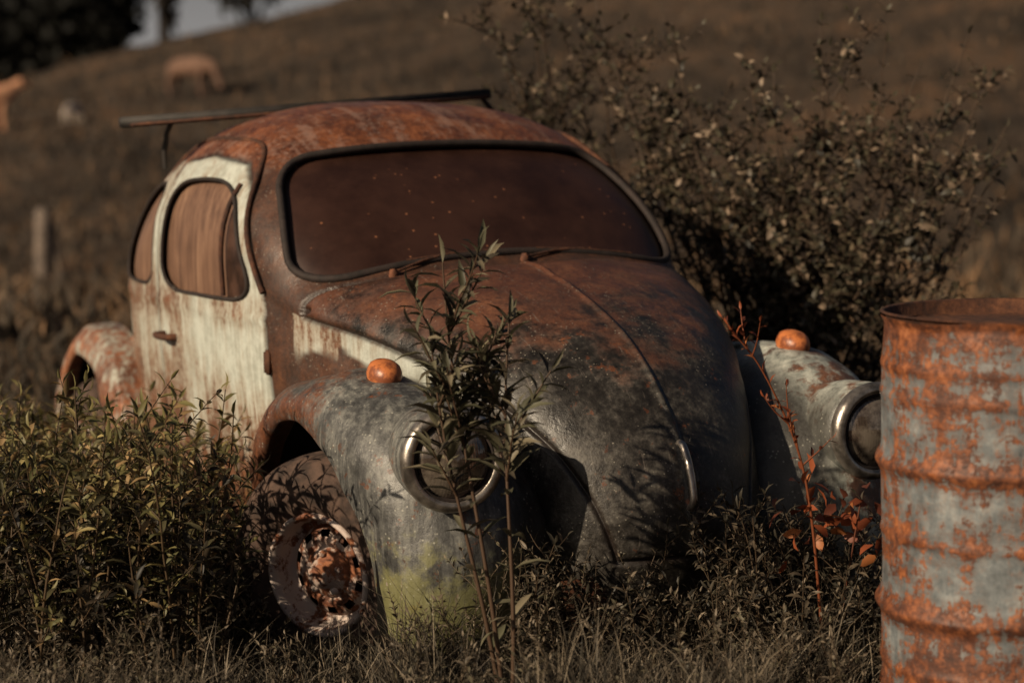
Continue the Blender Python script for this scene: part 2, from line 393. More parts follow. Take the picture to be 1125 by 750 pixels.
def fender(name,cx,cz,s,mat,rear=False):
    keys=np.array([-14,10,35,60,90,120,150,175,192.])
    Rc=[.56,.595,.595,.545,.490,.50,.55,.62,.68];yin=[.20,.21,.26,.38,.48,.53,.56,.58,.58]
    yc=[.52,.53,.55,.58,.60,.62,.64,.66,.66];yo=[.69,.72,.75,.77,.778,.775,.77,.765,.76]
    if rear: Rc=[.60,.58,.53,.495,.485,.50,.53,.55,.55];yin=[.58,.58,.58,.56,.54,.50,.42,.40,.38];yc=[.70,.69,.68,.66,.65,.63,.60,.58,.56];yo=[.765]*9
    m=170;tt=np.interp(np.linspace(keys[0],keys[-1],m),keys,np.arange(9));K=spl(np.stack([keys,Rc,yin,yc,yo],1),m,tt)
    rowsF=[]
    for ph,rc,yi,ycn,yon in K:
        lip=.372;w=rc-lip;dr=.42*max(0,.46-yi)
        sec=[(yi-.07,rc-.15-dr),(yi+.02,rc-.06-dr),(.5*(yi+ycn)+.01,rc-.022-.30*dr),(ycn-.04,rc-.008),(ycn+.045,rc-.008),(ycn+.74*(yon-ycn),rc-.24*w-.005),(yon-.006,rc-.60*w),(yon,lip+.02),(yon-.004,lip+.004),(yon-.02,lip-.002),(yon-.06,lip+.006)]
        q=spl(sec,80);a=math.radians(ph)
        rowsF.append(np.stack([cx+q[:,1]*math.cos(a),s*q[:,0],cz+q[:,1]*math.sin(a)],1))
    G=np.stack(rowsF);Vf=G.reshape(-1,3)
    Nf=np.cross(np.gradient(G,axis=0),np.gradient(G,axis=1)).reshape(-1,3);Nf/=np.linalg.norm(Nf,axis=1)[:,None]+1e-12
    Vf=Vf+Nf*(.003*nz(Vf,11,5+s)+.0015*nz(Vf,30,8))[:,None]
    mkobj(name,Vf,gridfaces(m,80),mat,car)
    a=np.radians(np.linspace(-14,192,40))
    L=[]
    for y in (.72,.40): L.append(np.stack([cx+(.41)*np.cos(a),np.full(40,s*y),cz+.41*np.sin(a)],1))
    mkobj(name+'_liner',np.concatenate(L),gridfaces(2,40),M_dark,car)
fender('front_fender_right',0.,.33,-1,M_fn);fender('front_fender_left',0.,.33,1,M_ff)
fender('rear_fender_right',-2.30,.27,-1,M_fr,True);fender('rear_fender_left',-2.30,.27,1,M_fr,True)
for s,nm in ((-1,'right'),(1,'left')):
    box('running_board_'+nm,(-1.22,s*.70,.30),(1.2,.17,.035),M_rustd,car,bev=.012)
    mt=M_fn if s<0 else M_ff
    hl=(.035,-.525 if s<0 else .575,.668 if s<0 else .640);hax=(1,-.12 if s<0 else 0,0)
    lathe('headlight_bucket_'+nm,[(.20,.03),(.27,.075),(.34,.102),(.42,.118),(.50,.122),(.54,.122),(.545,.10)],hl,hax,mt,car)
    lathe('headlight_ring_'+nm,[(.53,.121),(.545,.1255),(.560,.122),(.569,.112),(.568,.100),(.558,.094),(.54,.091)],hl,hax,M_chrome,car)
    lathe('headlight_seal_'+nm,[(.550,.097),(.563,.099),(.565,.093),(.550,.088)],hl,hax,M_rub,car)
    lathe('headlight_lens_'+nm,[(.546,.094),(.558,.086),(.570,.068),(.580,.047),(.586,.024),(.588,.0005)],hl,hax,M_lens,car)
    lathe('signal_base_'+nm,[(-.04,.040),(0,.044),(.010,.044),(.014,.038),(.014,.0005)],(.17,s*.595,.803),(.25,0,1),M_rustd,car,32)
    o=lathe('signal_lens_'+nm,[(0,.041),(.010,.043),(.022,.041),(.034,.036),(.042,.026),(.046,.012),(.047,.0005)],(0,0,0),(0,0,1),M_amb,car,32)
    for v in o.data.vertices: v.co.x*=1.3
    o.location=(.175,s*.595,.814);o.rotation_euler=(0,.22,0)
tube('hood_handle',spl([(.585,0,.655),(.612,0,.655),(.642,0,.61),(.660,0,.555),(.660,0,.52),(.637,0,.505)],24),[.010]*24,M_chrome,car)
for k,(y0,y1) in enumerate(((-.36,-.06),(.04,.40))):
    def cw(y,dz): 
        h=hitx(y,1.080-.07*(y/.6)**2+dz);return h+np.array([.012,0,.003])
    tube('wiper_arm_%d'%(k+1),[cw(y0,-.024),cw(y0+.1,-.008),cw(y0+.20,.0)],.0042,M_rustd,car)
    tube('wiper_blade_%d'%(k+1),[cw(y,-.002) for y in np.linspace(y0+.05,y1,10)],.0034,M_rustd,car)
    p=cw(y0,-.024);lathe('wiper_pivot_%d'%(k+1),[(-.02,.013),(.006,.012),(.012,.0005)],p,(.4,0,1),M_rust,car,16)
def wheel(name,loc,steer,s):
    e=bpy.data.objects.new(name,None);link(e,car);e.location=loc;e.rotation_euler=(math.radians(3),0,steer)
    ax=(0,s,0);k=.86
    tp=[(-.085,.165),(-.094,.195),(-.095,.235),(-.085,.270),(-.055,.293),(0,.300),(.055,.293),(.085,.270),(.097,.235),(.096,.195),(.084,.163),(.06,.150)]
    T=lathe(name+'_tire',spl(tp,70),(0,0,0),ax,M_tire,e,120)
    for v in T.data.vertices:
        r=math.hypot(v.co.x,v.co.z);a_=math.atan2(v.co.z,v.co.x)
        if r>.272:
            q=1-.009*(math.sin(a_*60)>0.2);v.co.x*=q;v.co.z*=q
    sc=lambda P:[(h,r*k) for h,r in P]
    lathe(name+'_rim',sc([(.062,.182),(.080,.187),(.092,.182),(.090,.173),(.062,.163),(.035,.160),(.022,.150),(.020,.138)]),(0,0,0),ax,M_rim,e,72)
    n=90;prof=sc([(.020,.139),(.030,.130),(.036,.126),(.043,.106),(.046,.098),(.044,.085),(.040,.078)])
    a=np.linspace(0,2*math.pi,n,endpoint=False);Vd=[]
    for h,r in prof: Vd.append(np.stack([r*np.cos(a),np.full(n,s*h),r*np.sin(a)],1))
    Fd=gridfaces(len(prof),n,True);keep=[]
    for i,f in enumerate(Fd):
        ring=i//n;seg=i%n
        if ring==2 and (seg%9) in (3,4,5,6): continue
        keep.append(i)
    mkobj(name+'_disc',np.concatenate(Vd),Fd[keep],M_disc,e)
    lathe(name+'_hub',sc([(.038,.080),(.052,.072),(.060,.050),(.085,.036),(.092,.030),(.094,.0005)]),(0,0,0),ax,M_disc,e,40)
    lathe(name+'_drum',[(-.05,.11),(0.0,.11),(.005,.0005)],(0,0,0),ax,M_rustd,e,40)
    for q in range(5):
        t=q*2*math.pi/5+.3;lathe(name+'_bolt_%d'%q,[(.04,.010),(.066,.009),(.068,.0005)],(.052*math.cos(t),0,.052*math.sin(t)),ax,M_rim,e,8)
wheel('front_wheel_right',(.03,-.675,.320),math.radians(30),-1);wheel('front_wheel_left',(0,.62,.30),math.radians(28),1)
wheel('rear_wheel_right',(-2.30,-.66,.26),0,-1);wheel('rear_wheel_left',(-2.30,.66,.26),0,1)
car.rotation_euler=(.010,0,0)
rack=empty('roof_rack')
def bar(n,a,b,w,h,mat):
    a=Vector(a);b=Vector(b);d=b-a;m=d.to_track_quat('X','Z').to_matrix().to_4x4();box(n,(a+b)/2,(d.length,w,h),mat,rack,m,.004)
bar('cross_bar',(-1.50,-.81,1.445),(-1.42,.42,1.530),.05,.034,M_rack)
bar('cross_bar_lip',(-1.455,-.79,1.437),(-1.375,.40,1.520),.02,.012,M_rustd)
tube('leg',[(-1.51,-.64,1.45),(-1.52,-.655,1.41),(-1.55,-.655,1.35),(-1.56,-.65,1.30)],.009,M_rack,rack)
tube('leg_far',[(-1.44,.40,1.52),(-1.45,.45,1.47),(-1.46,.50,1.40)],.009,M_rack,rack)
# ------------------------------------------------------------------ BARREL
bx,by,_=W(4.32,1.06)
barrel=empty('rusty_barrel',(bx,by,GZ))
n=NB('rusty_painted_steel');x,y,z=n.sep()
big=n.noise(4.5,6,.7);mid=n.noise(16,6,.72);st=n.noise(1,6,.7,n.map((5,5,34)));vs=n.noise(1,6,.72,n.map((26,26,1.8)));sp2=n.noise(60,5,.75)
blue=n.ramp(n.wsum((mid,.5),(sp2,.2),(vs,.3)),[(.38,(.050,.058,.063)),(.5,(.14,.155,.162)),(.62,(.32,.33,.32))])
f=n.wsum((big,.36),(st,.14),(vs,.26),(sp2,.24),(n.attr('ridge'),.085))
rc=n.ramp(n.wsum((n.noise(20,6,.75),.6),(sp2,.4)),[(.34,(.024,.009,.006)),(.47,(.085,.027,.012)),(.56,(.23,.072,.024)),(.70,(.46,.18,.07))])
col=n.mix(n.mr(f,.46,.52,0,.4),blue,(.12,.065,.042))
col=n.mix(n.mr(f,.510,.535,0,.97),col,rc)
M_bar=n.fin(col,n.mr(mid,.3,.7,.4,.75),n.wsum((mid,.6),(sp2,.5),(n.mr(f,.5,.56),.5)),.5,.006)
H=.90;zs=np.linspace(0,H,150);rad=np.full(150,.285);ridge=np.zeros(150)
for hz0,w,am in ((.30,.018,.014),(.60,.018,.014)): rad+=am*np.exp(-((zs-hz0)/w)**2);ridge+=np.exp(-((zs-hz0)/.030)**2)
for hz0 in (.12,.18,.45,.74,.80): rad+=.0035*np.exp(-((zs-hz0)/.010)**2);ridge+=.35*np.exp(-((zs-hz0)/.012)**2)
rad+=.010*np.exp(-((zs-H)/.010)**2)+.010*np.exp(-(zs/.012)**2);ridge+=np.exp(-((zs-H)/.07)**2)+1.3*np.exp(-(zs/.16)**2)
na=160;a=np.linspace(0,2*math.pi,na,endpoint=False)
Vb=np.stack([rad[:,None]*np.cos(a),rad[:,None]*np.sin(a),np.repeat(zs[:,None],na,1)],-1).reshape(-1,3)
rr=np.repeat(ridge,na);nn=nz(Vb,9,21);Vb[:,:2]*=(1+.010*nn)[:,None];Vb[:,2]+=.003*nz(Vb,14,5)
mkobj('shell',Vb,gridfaces(150,na,True),M_bar,barrel,attrs={'ridge':rr})
lathe('lid',[(H+.004,.293),(H+.008,.288),(H+.004,.282),(H-.022,.278),(H-.026,.26),(H-.024,.10),(H-.024,.0005)],(0,0,0),(0,0,1),M_rustd,barrel,96)
lathe('bung',[(H-.03,.03),(H-.008,.03),(H-.006,.0005)],(.17,-.05,0),(0,0,1),M_rustd,barrel,20)
# ------------------------------------------------------------------ TERRAIN
def sstep(a,b,x): t=np.clip((x-a)/(b-a),0,1);return t*t*(3-2*t)
def terrain(D,L):
    D=np.asarray(D,float);L=np.asarray(L,float)
    base=GZ-1.15*sstep(8,34,D)
    crest=3.3+np.clip(.25*(L+24.5)*100/np.clip(D,60,140),-2.5,26)
    t=np.clip((D-34)/66,0,1)
    z=base+(crest-base)*t**1.55
    z=z-np.clip(D-104,0,400)*.05
    z+=.025*(np.sin(L*2.3+D*.7)+np.sin(L*.9-D*1.7+1))*sstep(6,9,np.abs(D)+0*L)+.012*np.sin(L*5+D*3)
    z+=.12*sstep(10,40,D)*(np.sin(L*.35+D*.21)+np.sin(L*.13-D*.4))
    return z
def sp(n,a,k): t=np.linspace(-1,1,n);return a*np.sinh(k*t)/math.sinh(k)
Dg=np.concatenate([-np.geomspace(1500,10,20),np.linspace(-8,40,97),np.geomspace(40.7,1500,110)])
Lg=sp(301,1500,6.5)
DD,LL=np.meshgrid(Dg,Lg,indexing='ij');ZZ=terrain(DD,LL)
P=np.stack([CAM[0]-C*DD+S*LL,CAM[1]+S*DD+C*LL,ZZ],-1).reshape(-1,3)
n=NB('dry_pasture_ground')
a=n.noise(.22,6,.65);b=n.noise(1.6,6,.7);c=n.noise(11,5,.7)
mm=n.wsum((a,.42),(b,.35),(c,.23))
gc=n.ramp(mm,[(.38,(.013,.011,.009)),(.46,(.044,.035,.028)),(.54,(.098,.071,.052)),(.64,(.22,.115,.058))])  # mottled earth tones; the darkest also paint in tussock shade
M_gr=n.fin(gc,.95,n.ma('ADD',b,c),.9,.15,0,.1)
ter=mkobj('ground',P,gridfaces(len(Dg),len(Lg)),M_gr)
if ter.data.polygons[0].normal.z<0: ter.data.flip_normals()
# ------------------------------------------------------------------ FOLIAGE TOOLS
class Fol:
    def __init__(s): s.lo=[];s.ld=[];s.ln=[];s.ls=[];s.lc=[];s.V=[];s.F=[];s.K=[];s.nv=0
    def leaf(s,o,d,nrm,l,w,col): s.lo.append(o);s.ld.append(d);s.ln.append(nrm);s.ls.append((l,w));s.lc.append(col)
    def stem(s,pts,r,col,n=5):
        V,F=tubegeo(pts,r,n);s.V.append(V);s.F.append(F+s.nv);s.K.append(np.tile(col,(len(V),1)));s.nv+=len(V)
    def build(s,name,matl,parent=None):
        Vs,Fs,Ks=list(s.V),list(s.F),list(s.K);nv=s.nv
        o=np.array(s.lo,float);d=np.array(s.ld,float);d/=np.linalg.norm(d,axis=1)[:,None]+1e-9
        nr=np.array(s.ln,float);sd=np.cross(d,nr);sd/=np.linalg.norm(sd,axis=1)[:,None]+1e-9;nr=np.cross(sd,d)
        l=np.array(s.ls)[:,:1];w=np.array(s.ls)[:,1:];m=len(o)
        def pt(t,k,h): return o+d*l*t+sd*w*k+nr*l*h
        pts=np.stack([pt(0,0,0),pt(.33,0,.02),pt(.33,.46,.08),pt(.33,-.46,.08),pt(.68,0,-.02),pt(.68,.36,.03),pt(.68,-.36,.03),pt(1,0,-.16)],1)
        tri=np.array([[0,1,2],[0,3,1],[1,4,5],[1,5,2],[1,3,6],[1,6,4],[4,7,5],[4,6,7]])
        T=(np.arange(m)[:,None,None]*8+tri[None]).reshape(-1,3)+nv
        Vs.append(pts.reshape(-1,3));Ks.append(np.repeat(np.array(s.lc),8,0))
        V=np.concatenate(Vs);K=np.concatenate(Ks)
        Q=np.concatenate(Fs) if Fs else np.zeros((0,4),int)
        T=np.concatenate([T,Q[:,[0,1,2]],Q[:,[0,2,3]]])
        return mkobj(name,V,T.astype(np.int32),matl,parent,smooth=False,attrs={'tint':K})
def leafmat(name,trans=.35,rough=.6):
    n=NB(name);c=n.attr('tint',True)
    n.fin(c,rough,None,spec=.3)
    if trans>0:
        tr=n.t.nodes.new('ShaderNodeBsdfTranslucent');n.L(c,tr.inputs[0])
        mx=n.t.nodes.new('ShaderNodeMixShader');mx.inputs[0].default_value=trans
        out=n.t.nodes['Material Output'];n.L(n.p.outputs[0],mx.inputs[1]);n.L(tr.outputs[0],mx.inputs[2]);n.L(mx.outputs[0],out.inputs[0])
    return n.m
M_leaf=leafmat('leaf',.2,.5);M_grass=leafmat('grass_blade',0,.75)
def rv(k=1.): v=rng.normal(size=3);return v/np.linalg.norm(v)*k
def curve_path(o,d,l,n,wob,grav):
    p=[np.array(o,float)];d=np.array(d,float);d/=np.linalg.norm(d);st=l/n
    for i in range(n):
        d=d+rv(wob)+np.array([0,0,grav]);d/=np.linalg.norm(d);p.append(p[-1]+d*st)
    return np.array(p)
def dress(F,path,t0,step,ll,lw,cols,up=.3,pairs=True,jit=.35,lsc=lambda t:1.,t1=1.):
    seg=np.diff(path,axis=0);ln=np.linalg.norm(seg,axis=1);cum=np.concatenate([[0],np.cumsum(ln)]);tot=cum[-1]
    q=t0*tot;ang=rng.uniform(0,6.28)
    while q<tot*t1:
        i=min(np.searchsorted(cum,q,side='right')-1,len(seg)-1);p=path[i]+seg[i]*((q-cum[i])/ln[i]);t=seg[i]/ln[i]
        u=np.cross(t,[0,0,1.])
        if np.linalg.norm(u)<.1:u=np.array([1.,0,0])
        u/=np.linalg.norm(u);w=np.cross(t,u)
        for k in range(2 if pairs else 1):
            a=ang+k*math.pi+rng.normal()*jit
            r=u*math.cos(a)+w*math.sin(a);d=r+t*(up+rng.normal()*.25)+np.array([0,0,.1])
            sc=rng.uniform(.7,1.2)*lsc(q/tot);c=np.array(cols[rng.integers(len(cols))])*rng.uniform(.6,1.35)
            F.leaf(p,d,t+rv(.35)+np.array([0,0,.4]),ll*sc,lw*sc,c)
        ang+=math.pi/2+rng.normal()*.3;q+=step*rng.uniform(.7,1.3)
    if t1>=1: F.leaf(path[-1],seg[-1],rv(),ll*.8*lsc(1),lw*.7*lsc(1),np.array(cols[0]))
# --- centre weed
F=Fol();gcol=[(.12,.11,.07),(.085,.082,.050),(.19,.16,.105),(.06,.050,.036)]
def tallweed(F,D,L,h,leanL,leanD,br,t0=.10,step=.030):
    b=np.array(W(D,L,GZ-.03));tt=np.array(W(D+leanD,L+leanL,GZ+h))
    n=14;path=np.stack([b+(tt-b)*t+np.array([math.sin(t*5)*.015,math.cos(t*4)*.015,0]) for t in np.linspace(0,1,n)])
    F.stem(path,np.linspace(.0065,.002,n),(.09,.055,.035))
    dress(F,path,t0,step,.095,.021,gcol,.6,True,lsc=lambda t:.85+.4*math.sin(min(1,t)*math.pi)**.7*(1-.5*t))
    if t0>.4: dress(F,path,.12,.085,.080,.020,gcol,.3,True,t1=t0)
    for k in range(br):
        t=rng.uniform(.62,.88);i=int(t*(n-1));a=rng.uniform(0,6.28)
        d=np.array([math.cos(a)*.65,math.sin(a)*.65,1.]);pa=curve_path(path[i],d,h*rng.uniform(.14,.24),7,.07,.04)
        F.stem(pa,np.linspace(.0035,.0015,8),(.09,.055,.035));dress(F,pa,.1,.022,.072,.016,gcol,.7)
tallweed(F,4.50,-.035,1.0,-.100,.06,11,.58,.030);tallweed(F,4.47,-.025,.88,.035,.05,6,.62,.028);tallweed(F,4.52,-.040,.82,-.12,.0,4,.66)
F.build('tall_weed',M_leaf)
# --- left weeds
F=Fol();yc=[(.17,.150,.060),(.11,.105,.045),(.26,.21,.09),(.075,.066,.034),(.30,.20,.095)]
dc=[(.034,.029,.020),(.055,.041,.027),(.024,.020,.014)]
for k in range(330):
    D=rng.uniform(4.65,6.6);px=rng.uniform(-640,-270)
    L=px/2300*D
    x,y,_=W(D,L)
    if y>-.86 and x>-3.0: continue
    if D<5.35 and px>-330: continue
    q=(-px-270)/345
    hmax=1.433-(.116+.030*rng.random()**2+.16*max(0,.13-q)/.13+.05*max(0,q-.75))*D-GZ
    h=hmax*rng.uniform(.42,1.0)
    if h<.12: continue
    path=curve_path((x,y,GZ-.02),rv(.25)+np.array([0,0,1.]),h,8,.10,.03)
    F.stem(path,np.linspace(.0045,.0015,9),(.09,.06,.035),4)
    top=h>.74*hmax  # tallest plants get sunlit leaf colours, lower ones shaded colours, painted in
    dress(F,path,.35,.040,.058,.017,yc if top else yc[3:4]+dc,.5)
    for b in range(rng.integers(2,6)):
        i=rng.integers(2,8);a=rng.uniform(0,6.28);pa=curve_path(path[i],(math.cos(a),math.sin(a),.9),h*rng.uniform(.15,.35),5,.1,.03)
        F.stem(pa,np.linspace(.0025,.001,6),(.09,.06,.035),3);dress(F,pa,.1,.028,.046,.014,yc if (top and i>4) or b%3==0 else dc,.5)
F.build('weeds',M_leaf)
# --- dark weeds in front of the nose
F=Fol();nc=[(.040,.035,.025),(.062,.050,.035),(.023,.020,.015),(.14,.11,.075)]
for k in range(100):
    D=rng.uniform(4.72,5.05);L=rng.uniform(.02,.92)
    x,y,_=W(D,L)
    h=rng.uniform(.17,.38)*(1.2 if L>.45 else 1.)
    if x<.66 and D>4.95: continue
    path=curve_path((x,y,GZ-.02),rv(.35)+np.array([0,0,1.]),h,8,.10,.02)
    F.stem(path,np.linspace(.0035,.0012,9),(.08,.055,.035),4)
    dress(F,path,.25,.030,.040,.012,nc,.5)
    for b in range(4):
        i=rng.integers(2,8);a=rng.uniform(0,6.28);pa=curve_path(path[i],(math.cos(a),math.sin(a),.9),h*rng.uniform(.2,.4),5,.1,.03)
        F.stem(pa,np.linspace(.002,.001,6),(.08,.055,.035),3);dress(F,pa,.1,.022,.030,.010,nc,.5)
F.build('nettles',M_leaf)
# --- bush
F=Fol();bc=[(.070,.060,.038),(.045,.040,.027),(.12,.092,.06),(.23,.17,.12),(.028,.024,.017)]
bark=(.075,.050,.034)
def bushstem(D,L,tD,tL,tz,dens=1.,nb=12):
    b=np.array(W(D,L,GZ-.02));t=np.array(W(tD,tL,tz));n=14
    m=(b+t)/2+np.array([0,0,.25])*rng.uniform(.2,1)
    s=np.linspace(0,1,n)[:,None];path=(1-s)**2*b+2*s*(1-s)*m+s**2*t
    path[1:]+=np.cumsum(rng.normal(size=(n-1,3))*.008,0)
    F.stem(path,np.linspace(.010,.0024,n),bark,5)
    dress(F,path,.35,.055/dens,.044,.023,bc,.4)
    ln=np.linalg.norm(t-b)
    for k in range(int(nb*dens)):
        i=rng.integers(4,n-1);a=rng.uniform(0,6.28);fr=1-i/n
        pa=curve_path(path[i],(math.cos(a),math.sin(a),rng.uniform(.2,1.2)),ln*rng.uniform(.10,.28)*(.5+fr),7,.12,.03)
        F.stem(pa,np.linspace(.0042,.0014,8),bark,4);dress(F,pa,.12,.042,.038,.021,bc,.4)
        for q in range(2):
            j=rng.integers(2,7);a=rng.uniform(0,6.28);pb=curve_path(pa[j],(math.cos(a),math.sin(a),.7),ln*.07,4,.12,.03)
            F.stem(pb,np.linspace(.002,.001,5),bark,3);dress(F,pb,.1,.036,.034,.019,bc,.4)
tops=[(7.9,-.10,1.98),(7.8,.05,1.98),(7.7,.12,1.85),(7.8,.22,1.80),(7.6,.3,1.72),(7.6,-.05,1.72),(7.5,.40,1.62),(7.4,.52,1.54),(7.3,.62,1.56),(7.3,.70,1.42),
(7.2,.80,1.42),(7.2,.92,1.38),(7.1,1.07,1.45),(7.0,1.2,1.42),(7.0,1.32,1.36),(7.0,1.45,1.45),(6.9,1.52,1.40),(6.9,1.50,1.25),(6.9,1.42,1.10),
(7.0,.9,1.22),(7.0,1.05,1.15),(6.9,1.2,1.05),(6.9,1.35,.95),(7.0,.75,1.22),(7.1,.6,1.3),(6.8,1.15,.9),(6.8,1.3,.8),(6.8,1.02,1.0),(6.9,.88,1.1),(7.2,.45,1.35),(6.8,1.40,.85),(6.8,1.1,.75),(6.8,.95,.85)]
for (tD,tL,tz) in tops:
    bL=.95+.25*rng.normal()*.6;bD=7.25+rng.normal()*.15
    if tL<.35: bL=.35+rng.uniform(0,.3);bD=8.0
    bushstem(bD,bL,tD,tL,tz,1.25 if tz<1.25 else .85)
for (tD,tL,tz) in [(7.3,.58,1.74),(7.2,.76,1.66),(7.1,.90,1.60),(7.1,1.06,1.80),(7.05,1.10,1.66),(7.0,1.22,1.68),(7.0,1.36,1.60),(6.95,1.50,1.74),(6.95,1.58,1.62),(6.9,1.62,1.45),(6.9,1.60,1.28),(7.5,.42,1.78),(7.6,.30,1.88)]:
    bushstem(7.2,1.0+.3*(tL-1.0),tD,tL,tz,.7,6)
F.build('bush',M_leaf)
# --- red-leaved sapling
F=Fol();rc_=[(.26,.070,.028),(.17,.045,.02),(.34,.12,.04),(.10,.03,.018)]
b=np.array(W(4.75,.72,GZ));pts=spl([b,W(4.72,.69,.45),W(4.70,.655,.66),W(4.68,.60,.80),W(4.66,.545,.90),W(4.64,.49,.965)],24)
F.stem(pts,np.linspace(.0042,.0015,24),(.20,.06,.025));dress(F,pts,.45,.035,.032,.012,rc_,.8,False)
for k in range(9):
    i=rng.integers(9,21);pa=curve_path(pts[i],rv(.6)+np.array([0,0,.8]),.09,4,.1,.02);F.stem(pa,np.linspace(.0025,.001,5),(.20,.06,.025),4);dress(F,pa,.3,.022,.026,.010,rc_,.8,False)
for k in range(46):
    p=np.array(W(4.78+rng.normal()*.05,.735+rng.normal()*.05,.53+rng.normal()*.045));F.leaf(p,rv(),rv()+np.array([0,0,.6]),.05,.026,np.array(rc_[rng.integers(4)]))
pp=curve_path(W(4.80,.76,GZ),(0,0,1),.42,6,.05,0);F.stem(pp,np.linspace(.004,.002,7),(.12,.04,.02))
F.build('red_leaved_sapling',M_leaf)
# ------------------------------------------------------------------ GRASS
def nearwheel(D,L): return (np.abs(L/D+.100)<.040)&(D<5.35)&(D>3.5)
def blades(N,Df,Lf,h0,h1,w,cols,seed):
    r=np.random.default_rng(seed)
    D=Df(r,N);L=Lf(r,N,D)
    x=CAM[0]-C*D+S*L;y=CAM[1]+S*D+C*L;z=terrain(D,L)-.01
    cl=(np.sin(x*7.3+y*3.1)+np.sin(x*2.7-y*6.3+1)+np.sin(x*13+y*11))*.16+.6
    h=(h0+(h1-h0)*r.random(N)**1.6)*np.clip(cl,.35,1.2)
    h=np.where(nearwheel(D,L),h*.5,h)
    az=r.uniform(0,2*math.pi,N);lean=r.uniform(.05,.9,N)*h;wd=w*r.uniform(.6,1.4,N)
    fa=r.uniform(0,2*math.pi,N)
    ts=np.array([0,.35,.7,1.]);ws_=np.array([1,.85,.55,.06])
    P=[]
    for t,k in zip(ts,ws_):
        cx=x+np.cos(az)*lean*t**2;cy=y+np.sin(az)*lean*t**2;cz=z+h*(t-.22*t**3*(lean/h))
        for sgn in (-1,1): P.append(np.stack([cx+sgn*np.cos(fa)*wd*k/2,cy+sgn*np.sin(fa)*wd*k/2,cz],1))
    V=np.stack(P,1).reshape(-1,3);b=np.arange(N)[:,None,None]*8
    q=np.array([[0,1,3,2],[2,3,5,4],[4,5,7,6]]);Fq=(b+q[None]).reshape(-1,4)
    cols=np.array(cols);c=cols[r.integers(len(cols),size=N)]*r.uniform(.5,1.5,N)[:,None]
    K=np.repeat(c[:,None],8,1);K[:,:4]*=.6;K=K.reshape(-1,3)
    return V,Fq,K
def joinb(name,parts,mat):
    V=[];F=[];K=[];o=0
    for v,f,k in parts: V.append(v);F.append(f+o);K.append(k);o+=len(v)
    return mkobj(name,np.concatenate(V),np.concatenate(F).astype(np.int32),mat,None,False,{'tint':np.concatenate(K)})
gc1=[(.046,.039,.027),(.027,.023,.017),(.080,.064,.046),(.018,.016,.012),(.18,.145,.105)]
gc2=[(.10,.072,.047),(.070,.051,.035),(.038,.030,.023),(.18,.105,.055)]
def cone(a,b,p=1.): return lambda r,N:a+(b-a)*r.random(N)**p
def lat(k): return lambda r,N,D:(r.random(N)*2-1)*k*np.maximum(D,4)
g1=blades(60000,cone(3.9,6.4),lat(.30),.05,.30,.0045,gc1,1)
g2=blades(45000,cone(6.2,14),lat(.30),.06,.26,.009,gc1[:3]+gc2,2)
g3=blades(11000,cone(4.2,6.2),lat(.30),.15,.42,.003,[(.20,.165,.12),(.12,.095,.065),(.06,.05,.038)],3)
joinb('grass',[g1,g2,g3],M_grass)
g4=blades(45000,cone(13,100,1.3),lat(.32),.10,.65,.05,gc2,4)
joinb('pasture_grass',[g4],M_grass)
F=Fol();sc=[(.20,.16,.115),(.11,.087,.060),(.055,.048,.034),(.11,.095,.06)]
for k in range(560):
    D=rng.uniform(4.25,5.5);L=rng.uniform(-.27,.27)*D
    x,y,_=W(D,L)
    if -.3<x<.50 and -.8<y<.8: continue
    h=rng.uniform(.10,.36)
    if D<4.7: h*=.8
    if bool(nearwheel(np.float64(D),np.float64(L))): h*=.5
    path=curve_path((x,y,GZ-.02),rv(.4)+np.array([0,0,1.]),h,6,.12,0)
    F.stem(path,np.linspace(.0022,.0009,7),(.11,.08,.052),3)
    dress(F,path,.3,.022,.024,.008,sc,.6)
    for b in range(4):
        i=rng.integers(1,6);pa=curve_path(path[i],rv(.7)+np.array([0,0,.8]),h*.35,4,.12,0);F.stem(pa,np.linspace(.0014,.0007,5),(.11,.08,.052),3);dress(F,pa,.2,.016,.017,.007,sc,.6)
F.build('ground_weeds',M_leaf)
